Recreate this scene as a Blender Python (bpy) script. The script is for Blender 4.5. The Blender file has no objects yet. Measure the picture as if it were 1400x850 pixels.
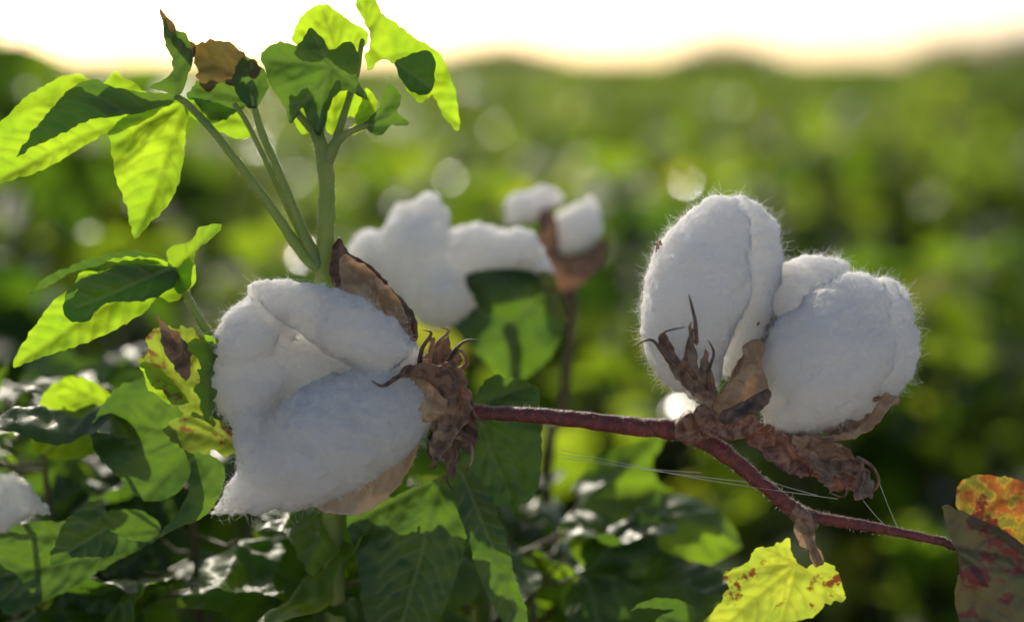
import bpy, math, random
import numpy as np
from mathutils import Vector, Matrix, noise, geometry, Quaternion
random.seed(7); rng = np.random.default_rng(7)
scene = bpy.context.scene
scene.view_settings.view_transform = 'Standard'
scene.view_settings.look = 'None'
scene.view_settings.exposure = 0
COL = scene.collection

# ------------------------------------------------------------ frames
PITCH = math.radians(9.8)
CAM = np.array([0, 0, 1.12])
FWD = np.array([0, math.cos(PITCH), -math.sin(PITCH)])
UP = np.array([0, math.sin(PITCH), math.cos(PITCH)])
RT = np.array([1.0, 0, 0])
UNIT = 0.3888/1400          # one plant-frame unit = 0.278 mm

def frame(dist, unit):
    O = CAM + FWD*dist
    def f(A):
        A = np.atleast_2d(np.asarray(A, float))
        return O + ((A[:, 0:1]-700)*RT + (425-A[:, 1:2])*UP + A[:, 2:3]*FWD)*unit
    return f
F0 = frame(0.54, UNIT)            # plane of the front branch
F1 = frame(0.645, UNIT*1.194)     # plant just behind
F2 = frame(0.70, UNIT*1.296)
def FL(A):                        # plain local frame (leaf prototypes)
    A = np.atleast_2d(np.asarray(A, float))
    return A*UNIT

# ------------------------------------------------------------ helpers
def link(o, parent=None):
    COL.objects.link(o)
    if parent: o.parent = parent
    return o
def empty(name):
    e = bpy.data.objects.new(name, None); e.empty_display_size = .02
    return link(e)
def mesh_obj(name, V, Fc, mat, parent=None, smooth=True, attrs=None, linkit=True):
    me = bpy.data.meshes.new(name)
    me.from_pydata([tuple(v) for v in V], [], [tuple(int(i) for i in f) for f in Fc])
    if smooth: me.polygons.foreach_set('use_smooth', [True]*len(me.polygons))
    if attrs:
        for k, a in attrs.items():
            at = me.attributes.new(k, 'FLOAT', 'POINT'); at.data.foreach_set('value', np.asarray(a, dtype=np.float32))
    me.materials.append(mat); me.update()
    o = bpy.data.objects.new(name, me)
    if linkit: link(o, parent)
    return o
def catmull(P, n, closed=False):
    P = np.asarray(P, float)
    if P.ndim == 1: P = P[:, None]
    m = len(P)
    if closed:
        t = np.linspace(0, m, n, endpoint=False); i = np.floor(t).astype(int); u = (t-i)[:, None]
        p0, p1, p2, p3 = P[(i-1) % m], P[i % m], P[(i+1) % m], P[(i+2) % m]
    else:
        t = np.linspace(0, m-1, n); i = np.minimum(np.floor(t).astype(int), m-2); u = (t-i)[:, None]
        E = np.vstack([2*P[0]-P[1], P, 2*P[-1]-P[-2]])
        p0, p1, p2, p3 = E[i], E[i+1], E[i+2], E[i+3]
    return 0.5*((2*p1)+(-p0+p2)*u+(2*p0-5*p1+4*p2-p3)*u*u+(-p0+3*p1-3*p2+p3)*u**3)
def nrm(a):
    return a/np.maximum(np.linalg.norm(a, axis=-1, keepdims=True), 1e-9)
def nz(P, s, seed=0):
    return np.array([noise.noise((x, y, z)) for x, y, z in (P/s+np.array([seed*7.3, -seed*3.1, seed])).tolist()])
def grid_faces(nv, nu):
    i, j = np.meshgrid(np.arange(nv-1), np.arange(nu), indexing='ij')
    a = i*nu+j; b = i*nu+(j+1) % nu
    return np.stack([a, b, b+nu, a+nu], -1).reshape(-1, 4)
def frames_along(C):
    T = nrm(np.gradient(C, axis=0))
    ref = np.array([0, 0, 1.0])
    N = np.cross(T, ref)
    bad = np.linalg.norm(N, axis=1) < .15
    N[bad] = np.cross(T[bad], np.array([1.0, 0, 0]))
    N = nrm(N); B = np.cross(N, T)
    return T, N, B

# cotton lock: swept, puffy body (merged into one lint mass per boll below)
def lobe(spine, radii, seed, ecc=0.95, fr=F0, amp=1.0, nu=72, nv=80):
    v = np.linspace(0.001, 0.999, nv)*math.pi
    t = (1-np.cos(v))/2
    Cc = catmull(spine, 400); Rr = catmull(radii, 400)[:, 0]
    tt = np.linspace(0, 1, 400)
    C = np.stack([np.interp(t, tt, Cc[:, k]) for k in range(3)], 1)
    R = np.interp(t, tt, Rr)
    T, N, B = frames_along(C)
    ph = np.linspace(0, 2*math.pi, nu, endpoint=False)
    rad = (np.cos(ph)[None, :, None]*N[:, None]+np.sin(ph)[None, :, None]*B[:, None]*ecc)
    ring = (np.sin(v)**0.8*R)[:, None, None]
    P = (C[:, None]+rad*ring).reshape(-1, 3)
    D = nrm((np.sin(v)[:, None, None]*rad-np.cos(v)[:, None, None]*T[:, None])).reshape(-1, 3)
    n1 = nz(P, 55, seed); n2 = nz(P, 30, seed+3)
    disp = amp*(8*n1+7.0*(0.35-np.abs(n2)*1.7))
    Q = P+D*disp[:, None]*np.minimum(1, np.repeat(np.sin(v), nu)*2+.2)[:, None]
    return fr(Q), grid_faces(nv, nu)

def fibres(name, roots, dirs, mat, parent, n, lmin, lmax, r, curl=.7, w=None, k=6, pw=3):
    p = None if w is None else w/w.sum()
    idx = rng.choice(len(roots), n, p=p)
    L = (lmin+(lmax-lmin)*rng.random(n)**pw)
    pos = roots[idx]+rng.normal(0, .0002, (n, 3)); d = nrm(dirs[idx]+rng.normal(0, curl, (n, 3)))
    pts = [pos-d*.0003]
    bend = rng.normal(0, 1, (n, 3))
    for i in range(k-1):
        d = nrm(d+bend*curl*.35+rng.normal(0, curl*.35, (n, 3)))
        pts.append(pts[-1]+d*(L/(k-1))[:, None])
    A = np.stack(pts, 1).reshape(-1, 3).astype(np.float32)
    hc = bpy.data.hair_curves.new(name)
    hc.add_curves([k]*n)
    at = hc.attributes.get('position') or hc.attributes.new('position', 'FLOAT_VECTOR', 'POINT')
    at.data.foreach_set('vector', A.ravel())
    ra = hc.attributes.get('radius') or hc.attributes.new('radius', 'FLOAT', 'POINT')
    ra.data.foreach_set('value', np.tile(np.linspace(r, r*.4, k), n).astype(np.float32))
    hc.materials.append(mat)
    o = bpy.data.objects.new(name, hc); link(o, parent); return o

def tube(name, pts, radii, mat, parent, fr=F0, nu=16, hair=0, bump=.06, seed=1, hl=.0014):
    L = np.linalg.norm(np.diff(np.asarray(pts, float), axis=0), axis=1).sum()
    nv = int(min(260, max(16, L/3)))
    C = catmull(pts, nv); R = catmull(radii, nv)[:, 0]
    R = np.maximum(R, .2)
    T, N, B = frames_along(C)
    ph = np.linspace(0, 2*math.pi, nu, endpoint=False)
    rad = (np.cos(ph)[None, :, None]*N[:, None]+np.sin(ph)[None, :, None]*B[:, None])
    P0 = (C[:, None]+rad*R[:, None, None]).reshape(-1, 3)
    n = nz(P0, 16, seed)
    P = P0+rad.reshape(-1, 3)*(n*np.repeat(R, nu)*bump*3)[:, None]
    P[:nu] = C[0]; P[-nu:] = C[-1]
    W = fr(P); Dw = nrm(fr(P+rad.reshape(-1, 3))-W)
    o = mesh_obj(name, W, grid_faces(nv, nu), mat, parent)
    if hair:
        fibres(name+'_hairs', W, Dw, M['hair'], parent, int(hair*.6), hl*.4, hl, .00003, curl=.25, k=4)
    return o

def inside(poly, pts):
    x, y = pts[:, 0], pts[:, 1]; c = np.zeros(len(pts), bool); n = len(poly)
    for i in range(n):
        x1, y1 = poly[i]; x2, y2 = poly[(i+1) % n]
        if y1 == y2: continue
        m = ((y1 > y) != (y2 > y)) & (x < (x2-x1)*(y-y1)/(y2-y1)+x1)
        c ^= m
    return c
def segdist(P, a, b):
    ab = b-a; t = np.clip(((P-a)@ab)/max(ab@ab, 1e-6), 0, 1)
    return np.linalg.norm(P-(a+t[:, None]*ab), axis=1)

def leaf(name, outline, base, tips, mat, parent=None, d0=0, gx=0, gy=0, fold=0.15, wav=8, bowl=0, res=3.1,
         fr=F0, seed=1, edge=1.5, thick=0, quilt=2.4, linkit=True, curlx=0, curly=0):
    O = np.asarray(outline, float)[:, :2]
    per = np.linalg.norm(np.roll(O, -1, 0)-O, axis=1).sum()
    n = max(24, int(per/res))
    C = catmull(O, n, True)
    C += np.array([[noise.noise(Vector((p[0]/9, p[1]/9, seed))), noise.noise(Vector((p[0]/9, p[1]/9, seed+9)))] for p in C])*edge*2
    lo, hi = C.min(0), C.max(0)
    gxs = np.arange(lo[0], hi[0], res); gys = np.arange(lo[1], hi[1], res*.87)
    X, Y = np.meshgrid(gxs, gys); X = X+(np.arange(len(gys)) % 2)[:, None]*res/2
    G = np.stack([X.ravel(), Y.ravel()], 1)+rng.normal(0, res*.08, (X.size, 2))
    G = G[inside(C, G)]
    dmin = np.min(np.stack([segdist(G, C[i], C[(i+1) % n]) for i in range(n)]), 0) if len(G) else np.zeros(0)
    G = G[dmin > res*.45]
    pts = [Vector(p) for p in np.vstack([C, G])]
    r = geometry.delaunay_2d_cdt(pts, [], [list(range(n))], 1, 1e-4)
    V = np.array([[v.x, v.y] for v in r[0]]); Fc = r[2]
    base = np.array(base, float)
    dm = np.full(len(V), 1e9); ds = np.full(len(V), 1e9)
    for tp in tips:
        tp = np.array(tp, float); ax = tp-base; L = np.linalg.norm(ax); ax /= L; pr = np.array([-ax[1], ax[0]])
        mid = base+ax*L*.5+pr*L*.04*random.uniform(-1, 1)
        dm = np.minimum(dm, np.minimum(segdist(V, base, mid), segdist(V, mid, tp)))
        k = max(3, int(L/24))
        for i in range(1, k):
            q = base+ax*L*i/k
            for s in (1, -1):
                l2 = L*.42*(1-.6*i/k); jj = random.uniform(-.06, .06)
                m2 = q+(ax*(.62+jj)+pr*s*.78)*l2*.5; e2 = m2+(ax*(.85)+pr*s*.5)*l2*.5
                ds = np.minimum(ds, np.minimum(segdist(V, q, m2), segdist(V, m2, e2)))
    vein = np.maximum(np.exp(-(dm/2.9)**2), .7*np.exp(-(ds/2.1)**2))
    c0 = (lo+hi)/2; sz = np.linalg.norm(hi-lo)/2
    rr = (V-c0)/sz
    P3 = np.stack([V[:, 0], V[:, 1], np.zeros(len(V))], 1)
    d = d0+gx*(V[:, 0]-base[0])+gy*(V[:, 1]-base[1])-fold*np.minimum(dm, 60)+bowl*(rr**2).sum(1)
    d = d+curlx*rr[:, 0]**2+curly*rr[:, 1]**2
    d = d+wav*nz(P3, 70, seed)+wav*.4*nz(P3, 28, seed+4)+wav*.1*nz(P3, 12, seed+6)
    d = d+quilt*(np.exp(-(dm/6)**2)+.6*np.exp(-(ds/5)**2))
    A = np.stack([V[:, 0], V[:, 1], d], 1)
    o = mesh_obj(name, fr(A), Fc, mat, parent, attrs={'vein': vein}, linkit=linkit)
    if thick:
        m = o.modifiers.new('thick', 'SOLIDIFY'); m.thickness = thick; m.offset = 0
    return o

# ------------------------------------------------------------ materials
def newmat(name):
    m = bpy.data.materials.new(name); m.use_nodes = True; nt = m.node_tree; nt.nodes.clear()
    return m, nt, nt.nodes, nt.links
def N(nt, t, **kw):
    n = nt.nodes.new(t)
    for k, v in kw.items(): setattr(n, k, v)
    return n
def mixc(nt, fac, a, b, mode='MIX'):
    n = nt.nodes.new('ShaderNodeMix'); n.data_type = 'RGBA'; n.blend_type = mode
    for sock, val in ((n.inputs[0], fac), (n.inputs[6], a), (n.inputs[7], b)):
        if hasattr(val, 'is_linked'): nt.links.new(val, sock)
        elif isinstance(val, tuple): sock.default_value = (*val, 1)
        else: sock.default_value = val
    return n.outputs[2]
def noise_tex(nt, scale, detail=4, rough=.55, vec=None, dist=0):
    n = N(nt, 'ShaderNodeTexNoise'); n.inputs['Scale'].default_value = scale
    n.inputs['Detail'].default_value = detail; n.inputs['Roughness'].default_value = rough
    n.inputs['Distortion'].default_value = dist
    if vec is None:
        g = nt.nodes.new('ShaderNodeNewGeometry'); vec = g.outputs['Position']
    nt.links.new(vec, n.inputs['Vector']); return n.outputs[0]
def ramp(nt, fac, stops):
    r = nt.nodes.new('ShaderNodeValToRGB'); e = r.color_ramp.elements
    while len(e) > 1: e.remove(e[-1])
    e[0].position = stops[0][0]; e[0].color = (*stops[0][1], 1)
    for p, c in stops[1:]:
        x = e.new(p); x.color = (*c, 1)
    nt.links.new(fac, r.inputs[0]); return r.outputs[0]

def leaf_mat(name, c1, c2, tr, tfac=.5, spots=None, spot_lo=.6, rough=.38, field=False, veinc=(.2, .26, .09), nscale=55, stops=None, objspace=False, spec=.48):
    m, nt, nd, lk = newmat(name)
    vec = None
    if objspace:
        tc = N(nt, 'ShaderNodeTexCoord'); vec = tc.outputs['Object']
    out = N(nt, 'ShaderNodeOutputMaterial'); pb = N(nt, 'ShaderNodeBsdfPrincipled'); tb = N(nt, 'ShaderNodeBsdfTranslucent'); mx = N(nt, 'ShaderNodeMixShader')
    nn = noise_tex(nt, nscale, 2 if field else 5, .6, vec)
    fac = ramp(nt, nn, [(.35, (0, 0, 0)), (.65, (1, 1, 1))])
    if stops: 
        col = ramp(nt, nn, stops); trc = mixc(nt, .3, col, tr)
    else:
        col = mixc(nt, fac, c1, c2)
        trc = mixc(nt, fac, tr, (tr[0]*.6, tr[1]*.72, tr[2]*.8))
    if field:
        at = N(nt, 'ShaderNodeAttribute'); at.attribute_name = 'tint'
        oi = N(nt, 'ShaderNodeObjectInfo')
        col = mixc(nt, at.outputs['Fac'], col, (.085, .10, .015))
        trc = mixc(nt, at.outputs['Fac'], trc, (.72, .76, .07))
        vr = ramp(nt, oi.outputs['Random'], [(0, (.38, .5, .5)), (1, (1.2, 1.1, .9))])
        col = mixc(nt, 1.0, col, vr, 'MULTIPLY'); trc = mixc(nt, 1.0, trc, vr, 'MULTIPLY')
    else:
        va = N(nt, 'ShaderNodeAttribute'); va.attribute_name = 'vein'
        vf = N(nt, 'ShaderNodeMath', operation='MULTIPLY'); lk.new(va.outputs['Fac'], vf.inputs[0]); vf.inputs[1].default_value = .7
        col = mixc(nt, vf.outputs[0], col, veinc)
        trc = mixc(nt, vf.outputs[0], trc, tuple(x*.4 for x in tr))
    if spots:
        sn = noise_tex(nt, 170, 3, .6, vec); sn2 = noise_tex(nt, 38, 4, .6, vec)
        a = N(nt, 'ShaderNodeMath', operation='MULTIPLY'); lk.new(sn, a.inputs[0]); lk.new(sn2, a.inputs[1])
        sf = ramp(nt, a.outputs[0], [(spot_lo*.5, (0, 0, 0)), (spot_lo*.5+.05, (1, 1, 1))])
        col = mixc(nt, sf, col, spots); trc = mixc(nt, sf, trc, tuple(x*1.4 for x in spots))
    lk.new(col, pb.inputs['Base Color']); lk.new(trc, tb.inputs['Color'])
    pb.inputs['Roughness'].default_value = rough; pb.inputs['Specular IOR Level'].default_value = spec
    if not field:
        bn = noise_tex(nt, 900, 3, .6, vec); bp = N(nt, 'ShaderNodeBump'); bp.inputs['Strength'].default_value = .35; bp.inputs['Distance'].default_value = .0006
        ad = N(nt, 'ShaderNodeMath', operation='ADD'); lk.new(bn, ad.inputs[0]); lk.new(va.outputs['Fac'], ad.inputs[1])
        lk.new(ad.outputs[0], bp.inputs['Height']); lk.new(bp.outputs[0], pb.inputs['Normal'])
    mx.inputs[0].default_value = tfac
    lk.new(pb.outputs[0], mx.inputs[1]); lk.new(tb.outputs[0], mx.inputs[2]); lk.new(mx.outputs[0], out.inputs[0])
    return m
M = {}
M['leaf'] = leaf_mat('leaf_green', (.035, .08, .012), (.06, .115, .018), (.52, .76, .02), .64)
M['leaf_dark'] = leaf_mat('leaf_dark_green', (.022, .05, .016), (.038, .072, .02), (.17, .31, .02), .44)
M['leaf_body'] = leaf_mat('leaf_body', (.022, .055, .014), (.04, .085, .02), (.38, .60, .02), .52, objspace=True, rough=.44, spec=.38)
M['leaf_red'] = leaf_mat('leaf_reddish', (.10, .05, .025), (.05, .07, .02), (.24, .16, .03), .4, veinc=(.2, .14, .05), nscale=110)
M['leaf_yellow'] = leaf_mat('leaf_yellow', (.2, .21, .03), (.12, .19, .03), (.66, .72, .05), .58, spots=(.12, .035, .01), spot_lo=.62, veinc=(.1, .14, .02))
M['leaf_autumn'] = leaf_mat('leaf_autumn', (0, 0, 0), (0, 0, 0), (.6, .32, .03), .45, veinc=(.16, .18, .04), nscale=140, spots=(.10, .018, .01), spot_lo=.5,
    stops=[(.40, (.26, .03, .012)), (.46, (.36, .08, .02)), (.51, (.38, .3, .03)), (.57, (.1, .17, .02))])
M['leaf_purple'] = leaf_mat('leaf_purple', (.05, .03, .028), (.055, .075, .03), (.1, .09, .03), .25, veinc=(.14, .09, .05), nscale=60, spots=(.07, .016, .014), spot_lo=.56)
M['bract'] = leaf_mat('bract_green_brown', (.05, .08, .02), (.10, .10, .025), (.42, .52, .04), .5, spots=(.14, .06, .02), spot_lo=.53, veinc=(.2, .18, .05))
M['leaf_field'] = leaf_mat('leaf_field', (.020, .05, .009), (.038, .075, .012), (.33, .55, .02), .55, field=True, rough=.5, spec=.22, objspace=True, nscale=8)
def plain_mat(name, col, rough, spec=.5):
    m, nt, nd, lk = newmat(name); out = N(nt, 'ShaderNodeOutputMaterial'); pb = N(nt, 'ShaderNodeBsdfPrincipled')
    c = mixc(nt, noise_tex(nt, 30, 2), col, tuple(x*1.5 for x in col)); lk.new(c, pb.inputs['Base Color'])
    pb.inputs['Roughness'].default_value = rough; pb.inputs['Specular IOR Level'].default_value = spec; lk.new(pb.outputs[0], out.inputs[0]); return m
M['glint'] = plain_mat('glint_leaflet', (.04, .08, .015), .2, 1.0)  # glossy reflector leaflets, added to throw sun glints for background bokeh discs
def dry_mat(name, c1, c2, tr, tfac=.3, sc=160):
    m, nt, nd, lk = newmat(name)
    out = N(nt, 'ShaderNodeOutputMaterial'); pb = N(nt, 'ShaderNodeBsdfPrincipled'); tb = N(nt, 'ShaderNodeBsdfTranslucent'); mx = N(nt, 'ShaderNodeMixShader')
    n1 = noise_tex(nt, sc, 5, .65, dist=1.0)
    f = ramp(nt, n1, [(.40, (0, 0, 0)), (.58, (1, 1, 1))])
    col = mixc(nt, f, c1, c2)
    lk.new(col, pb.inputs['Base Color']); pb.inputs['Roughness'].default_value = .5
    tb.inputs[0].default_value = (*tr, 1)
    n2 = noise_tex(nt, 700, 4, .6); bp = N(nt, 'ShaderNodeBump'); bp.inputs['Strength'].default_value = .8; bp.inputs['Distance'].default_value = .0008
    lk.new(n2, bp.inputs['Height']); lk.new(bp.outputs[0], pb.inputs['Normal'])
    mx.inputs[0].default_value = tfac
    lk.new(pb.outputs[0], mx.inputs[1]); lk.new(tb.outputs[0], mx.inputs[2]); lk.new(mx.outputs[0], out.inputs[0])
    return m
M['husk_tan'] = dry_mat('husk_tan', (.58, .44, .29), (.33, .21, .12), (.75, .55, .3), .4)
M['husk_brown'] = dry_mat('husk_brown', (.15, .09, .06), (.42, .29, .19), (.5, .3, .15), .32)
M['husk_dark'] = dry_mat('husk_dark', (.05, .03, .024), (.22, .135, .09), (.3, .15, .08), .25)
M['husk_cream'] = dry_mat('husk_cream', (.66, .54, .4), (.54, .42, .28), (.75, .58, .38), .4, 90)
M['husk_red'] = dry_mat('husk_red', (.12, .05, .04), (.36, .22, .15), (.4, .2, .12), .28, 220)
M['stem_green'] = dry_mat('stem_green', (.18, .27, .07), (.25, .3, .09), (.5, .6, .1), .3, 120)
M['stem_red'] = dry_mat('stem_red', (.21, .05, .042), (.10, .03, .026), (.45, .1, .06), .18, 200)
M['stem_brown'] = dry_mat('stem_brown', (.09, .06, .03), (.12, .1, .04), (.2, .14, .05), .1, 60)

def cotton_mat(name, mixd, bumpd, scale):
    m, nt, nd, lk = newmat(name)
    out = N(nt, 'ShaderNodeOutputMaterial'); pb = N(nt, 'ShaderNodeBsdfPrincipled'); df = N(nt, 'ShaderNodeBsdfDiffuse'); mx = N(nt, 'ShaderNodeMixShader')
    n0 = noise_tex(nt, 45, 4, .6)
    col = ramp(nt, n0, [(.3, (.955, .92, .86)), (.6, (.99, .968, .93))])
    lk.new(col, pb.inputs['Base Color']); lk.new(col, df.inputs[0])
    pb.inputs['Roughness'].default_value = 1; pb.inputs['Specular IOR Level'].default_value = .05
    pb.inputs['Subsurface Weight'].default_value = 1; pb.inputs['Subsurface Radius'].default_value = (1, .95, .88); pb.inputs['Subsurface Scale'].default_value = scale
    n1 = noise_tex(nt, 430, 6, .78, dist=2.5)
    bp = N(nt, 'ShaderNodeBump'); bp.inputs['Strength'].default_value = 1; bp.inputs['Distance'].default_value = bumpd
    lk.new(n1, bp.inputs['Height']); lk.new(bp.outputs[0], pb.inputs['Normal']); lk.new(bp.outputs[0], df.inputs['Normal'])
    mx.inputs[0].default_value = mixd
    lk.new(pb.outputs[0], mx.inputs[1]); lk.new(df.outputs[0], mx.inputs[2]); lk.new(mx.outputs[0], out.inputs[0])
    return m
M['cotton'] = cotton_mat('cotton', .36, .0028, .06)
M['cotton_rough'] = cotton_mat('cotton_weathered', .45, .004, .05)
def hair_mat(name, c):
    m, nt, nd, lk = newmat(name)
    out = N(nt, 'ShaderNodeOutputMaterial'); a = N(nt, 'ShaderNodeBsdfDiffuse'); b = N(nt, 'ShaderNodeBsdfTranslucent'); mx = N(nt, 'ShaderNodeMixShader')
    a.inputs[0].default_value = (*c, 1); b.inputs[0].default_value = (*c, 1); mx.inputs[0].default_value = .5
    lk.new(a.outputs[0], mx.inputs[1]); lk.new(b.outputs[0], mx.inputs[2]); lk.new(mx.outputs[0], out.inputs[0]); return m
M['hair'] = hair_mat('plant_hair', (.85, .82, .7)); M['fibre'] = hair_mat('cotton_fibre', (.98, .97, .94))
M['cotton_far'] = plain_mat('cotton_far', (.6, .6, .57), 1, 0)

def boll(name, lobes, fr=F0, dense=60000, long_=7000, amp=1.0, voxel=.0008, fine=1.0, nsd=0, mat='cotton', dl=.0015):
    e = empty(name); V = []; Fc = []; off = 0
    nu, nv = 72, 80
    for i, (sp, ra, ecc) in enumerate(lobes):
        W, G = lobe(sp, ra, seed=i*5+len(name)+int(sp[0][0]) % 17, ecc=ecc, fr=fr, amp=amp, nu=nu, nv=nv)
        V.append(W); Fc += (G+off).tolist()
        Fc.append(list(range(off+nu-1, off-1, -1))); Fc.append(list(range(off+(nv-1)*nu, off+nv*nu))); off += len(W)
    tmp = mesh_obj('tmp', np.vstack(V), Fc, M[mat])
    import bmesh
    bm = bmesh.new(); bm.from_mesh(tmp.data); bmesh.ops.recalc_face_normals(bm, faces=bm.faces[:]); bm.to_mesh(tmp.data); bm.free()
    md = tmp.modifiers.new('r', 'REMESH'); md.mode = 'VOXEL'; md.voxel_size = voxel; md.use_smooth_shade = True
    sm = tmp.modifiers.new('s', 'SMOOTH'); sm.factor = .5; sm.iterations = 1
    dg = bpy.context.evaluated_depsgraph_get(); dg.update()
    me = bpy.data.meshes.new_from_object(tmp.evaluated_get(dg)); me.name = 'lint'
    bpy.data.objects.remove(tmp)
    n = len(me.vertices); co = np.empty(n*3, np.float32); me.vertices.foreach_get('co', co); co = co.reshape(-1, 3).astype(float)
    no = np.empty(n*3, np.float32); me.vertex_normals.foreach_get('vector', no); no = no.reshape(-1, 3).astype(float)
    px = co/UNIT
    wp = px+6*np.stack([nz(px, 20, 31), nz(px, 20, 37), nz(px, 20, 41)], 1)
    disp = fine*(3.6*(.3-np.abs(nz(wp, 22, 5+nsd))*1.6)+2.2*(.3-np.abs(nz(wp, 9, 8))*1.5)+1.3*nz(px, 4.2, 9))*UNIT
    co2 = co+no*disp[:, None]
    me.vertices.foreach_set('co', co2.astype(np.float32).ravel()); me.update()
    me.materials.clear(); me.materials.append(M[mat])
    me.polygons.foreach_set('use_smooth', [True]*len(me.polygons))
    link(bpy.data.objects.new('lint', me), e)
    if dense: fibres('fuzz', co2, no, M['fibre'], e, dense, .0004, dl, .000024, .9, None, k=4, pw=1.6)
    if long_: fibres('fibres', co2, no, M['fibre'], e, long_, .0018, .0075, .00003, .8, None, k=7, pw=2.0)
    return e

# ------------------------------------------------------------ BOLLS
bl = boll('cotton_boll', [
    ([(345, 398, -26), (400, 410, -46), (465, 438, -54), (525, 470, -40), (574, 498, -8)], [20, 31, 41, 43, 34], .85),
    ([(365, 400, 46), (348, 470, 24), (348, 540, 18), (372, 610, 15)], [44, 62, 60, 38], .9),
    ([(350, 480, 52), (430, 510, 46), (520, 540, 40), (580, 560, 30)], [60, 74, 72, 50], .9),
    ([(602, 538, -8), (525, 562, -44), (445, 604, -54), (368, 656, -32), (288, 704, -5)], [52, 74, 76, 46, 10], .8),
    ([(335, 545, -6), (360, 600, -20), (398, 650, -16), (450, 685, 8)], [34, 42, 36, 18], .9),
    ([(312, 520, -6), (335, 470, -14), (375, 440, -12), (420, 450, 0)], [24, 38, 36, 20], .9)], dense=70000, long_=8000, fine=1.6, mat='cotton_rough', dl=.0012)
br = boll('cotton_boll', [
    ([(955, 548, -14), (938, 465, -20), (958, 370, -20), (1003, 272, -8)], [40, 60, 70, 54], .95),
    ([(1005, 520, 32), (1032, 420, 28), (1032, 340, 24), (1014, 268, 20)], [34, 38, 44, 38], 1.1),
    ([(925, 515, 10), (913, 440, 12), (932, 360, 14), (975, 285, 16)], [22, 34, 42, 33], 1.1)], dense=50000, nsd=3, fine=1.4)
br2 = boll('cotton_boll', [
    ([(1055, 584, -18), (1095, 525, -30), (1142, 460, -28), (1185, 376, -10)], [48, 72, 80, 54], .9),
    ([(1090, 578, 16), (1155, 515, 20), (1200, 450, 16), (1210, 380, 10)], [34, 52, 56, 40], 1.1),
    ([(1050, 485, 38), (1080, 420, 35), (1120, 385, 28), (1168, 362, 22)], [32, 40, 40, 30], 1.0),
    ([(1145, 582, 8), (1200, 528, 8), (1232, 470, 10), (1226, 412, 10)], [16, 26, 28, 22], 1.1)], dense=56000, nsd=6, fine=1.45)
bb = boll('cotton_boll', [
    ([(600, 410, 0), (572, 350, -5), (582, 310, 0), (604, 278, 0)], [50, 52, 46, 34], 1),
    ([(478, 350, 10), (515, 345, 5), (565, 355, 0), (620, 380, 0)], [24, 36, 48, 40], 1),
    ([(560, 370, -8), (590, 400, -14), (625, 405, -8), (665, 395, 0)], [40, 44, 44, 26], 1),
    ([(610, 330, 4), (640, 345, 0), (670, 340, 0), (690, 350, 0)], [34, 36, 30, 26], 1),
    ([(640, 365, 0), (680, 350, -5), (718, 345, -5), (755, 376, 0)], [26, 32, 32, 16], 1),
    ([(560, 330, 10), (552, 308, 10), (575, 290, 10), (600, 280, 10)], [20, 22, 24, 20], 1)], fr=F1, dense=20000, long_=0, voxel=.0013, amp=1.3, fine=1.7)
bb2 = boll('cotton_boll', [
    ([(694, 304, 0), (712, 285, 0), (740, 272, 0), (772, 272, 0)], [14, 21, 20, 10], 1),
    ([(762, 348, 0), (784, 322, 0), (800, 295, 0), (806, 268, 0)], [22, 30, 26, 10], 1)], fr=F2, dense=8000, long_=0, voxel=.0012, amp=.9, fine=1.5)
bb3 = boll('cotton_boll', [
    ([(-70, 700, 50), (-20, 690, 50), (20, 692, 50), (58, 712, 50)], [26, 34, 26, 10], 1)], fr=F0, dense=6000, long_=0, voxel=.001, amp=1.8, fine=1.7)

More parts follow.
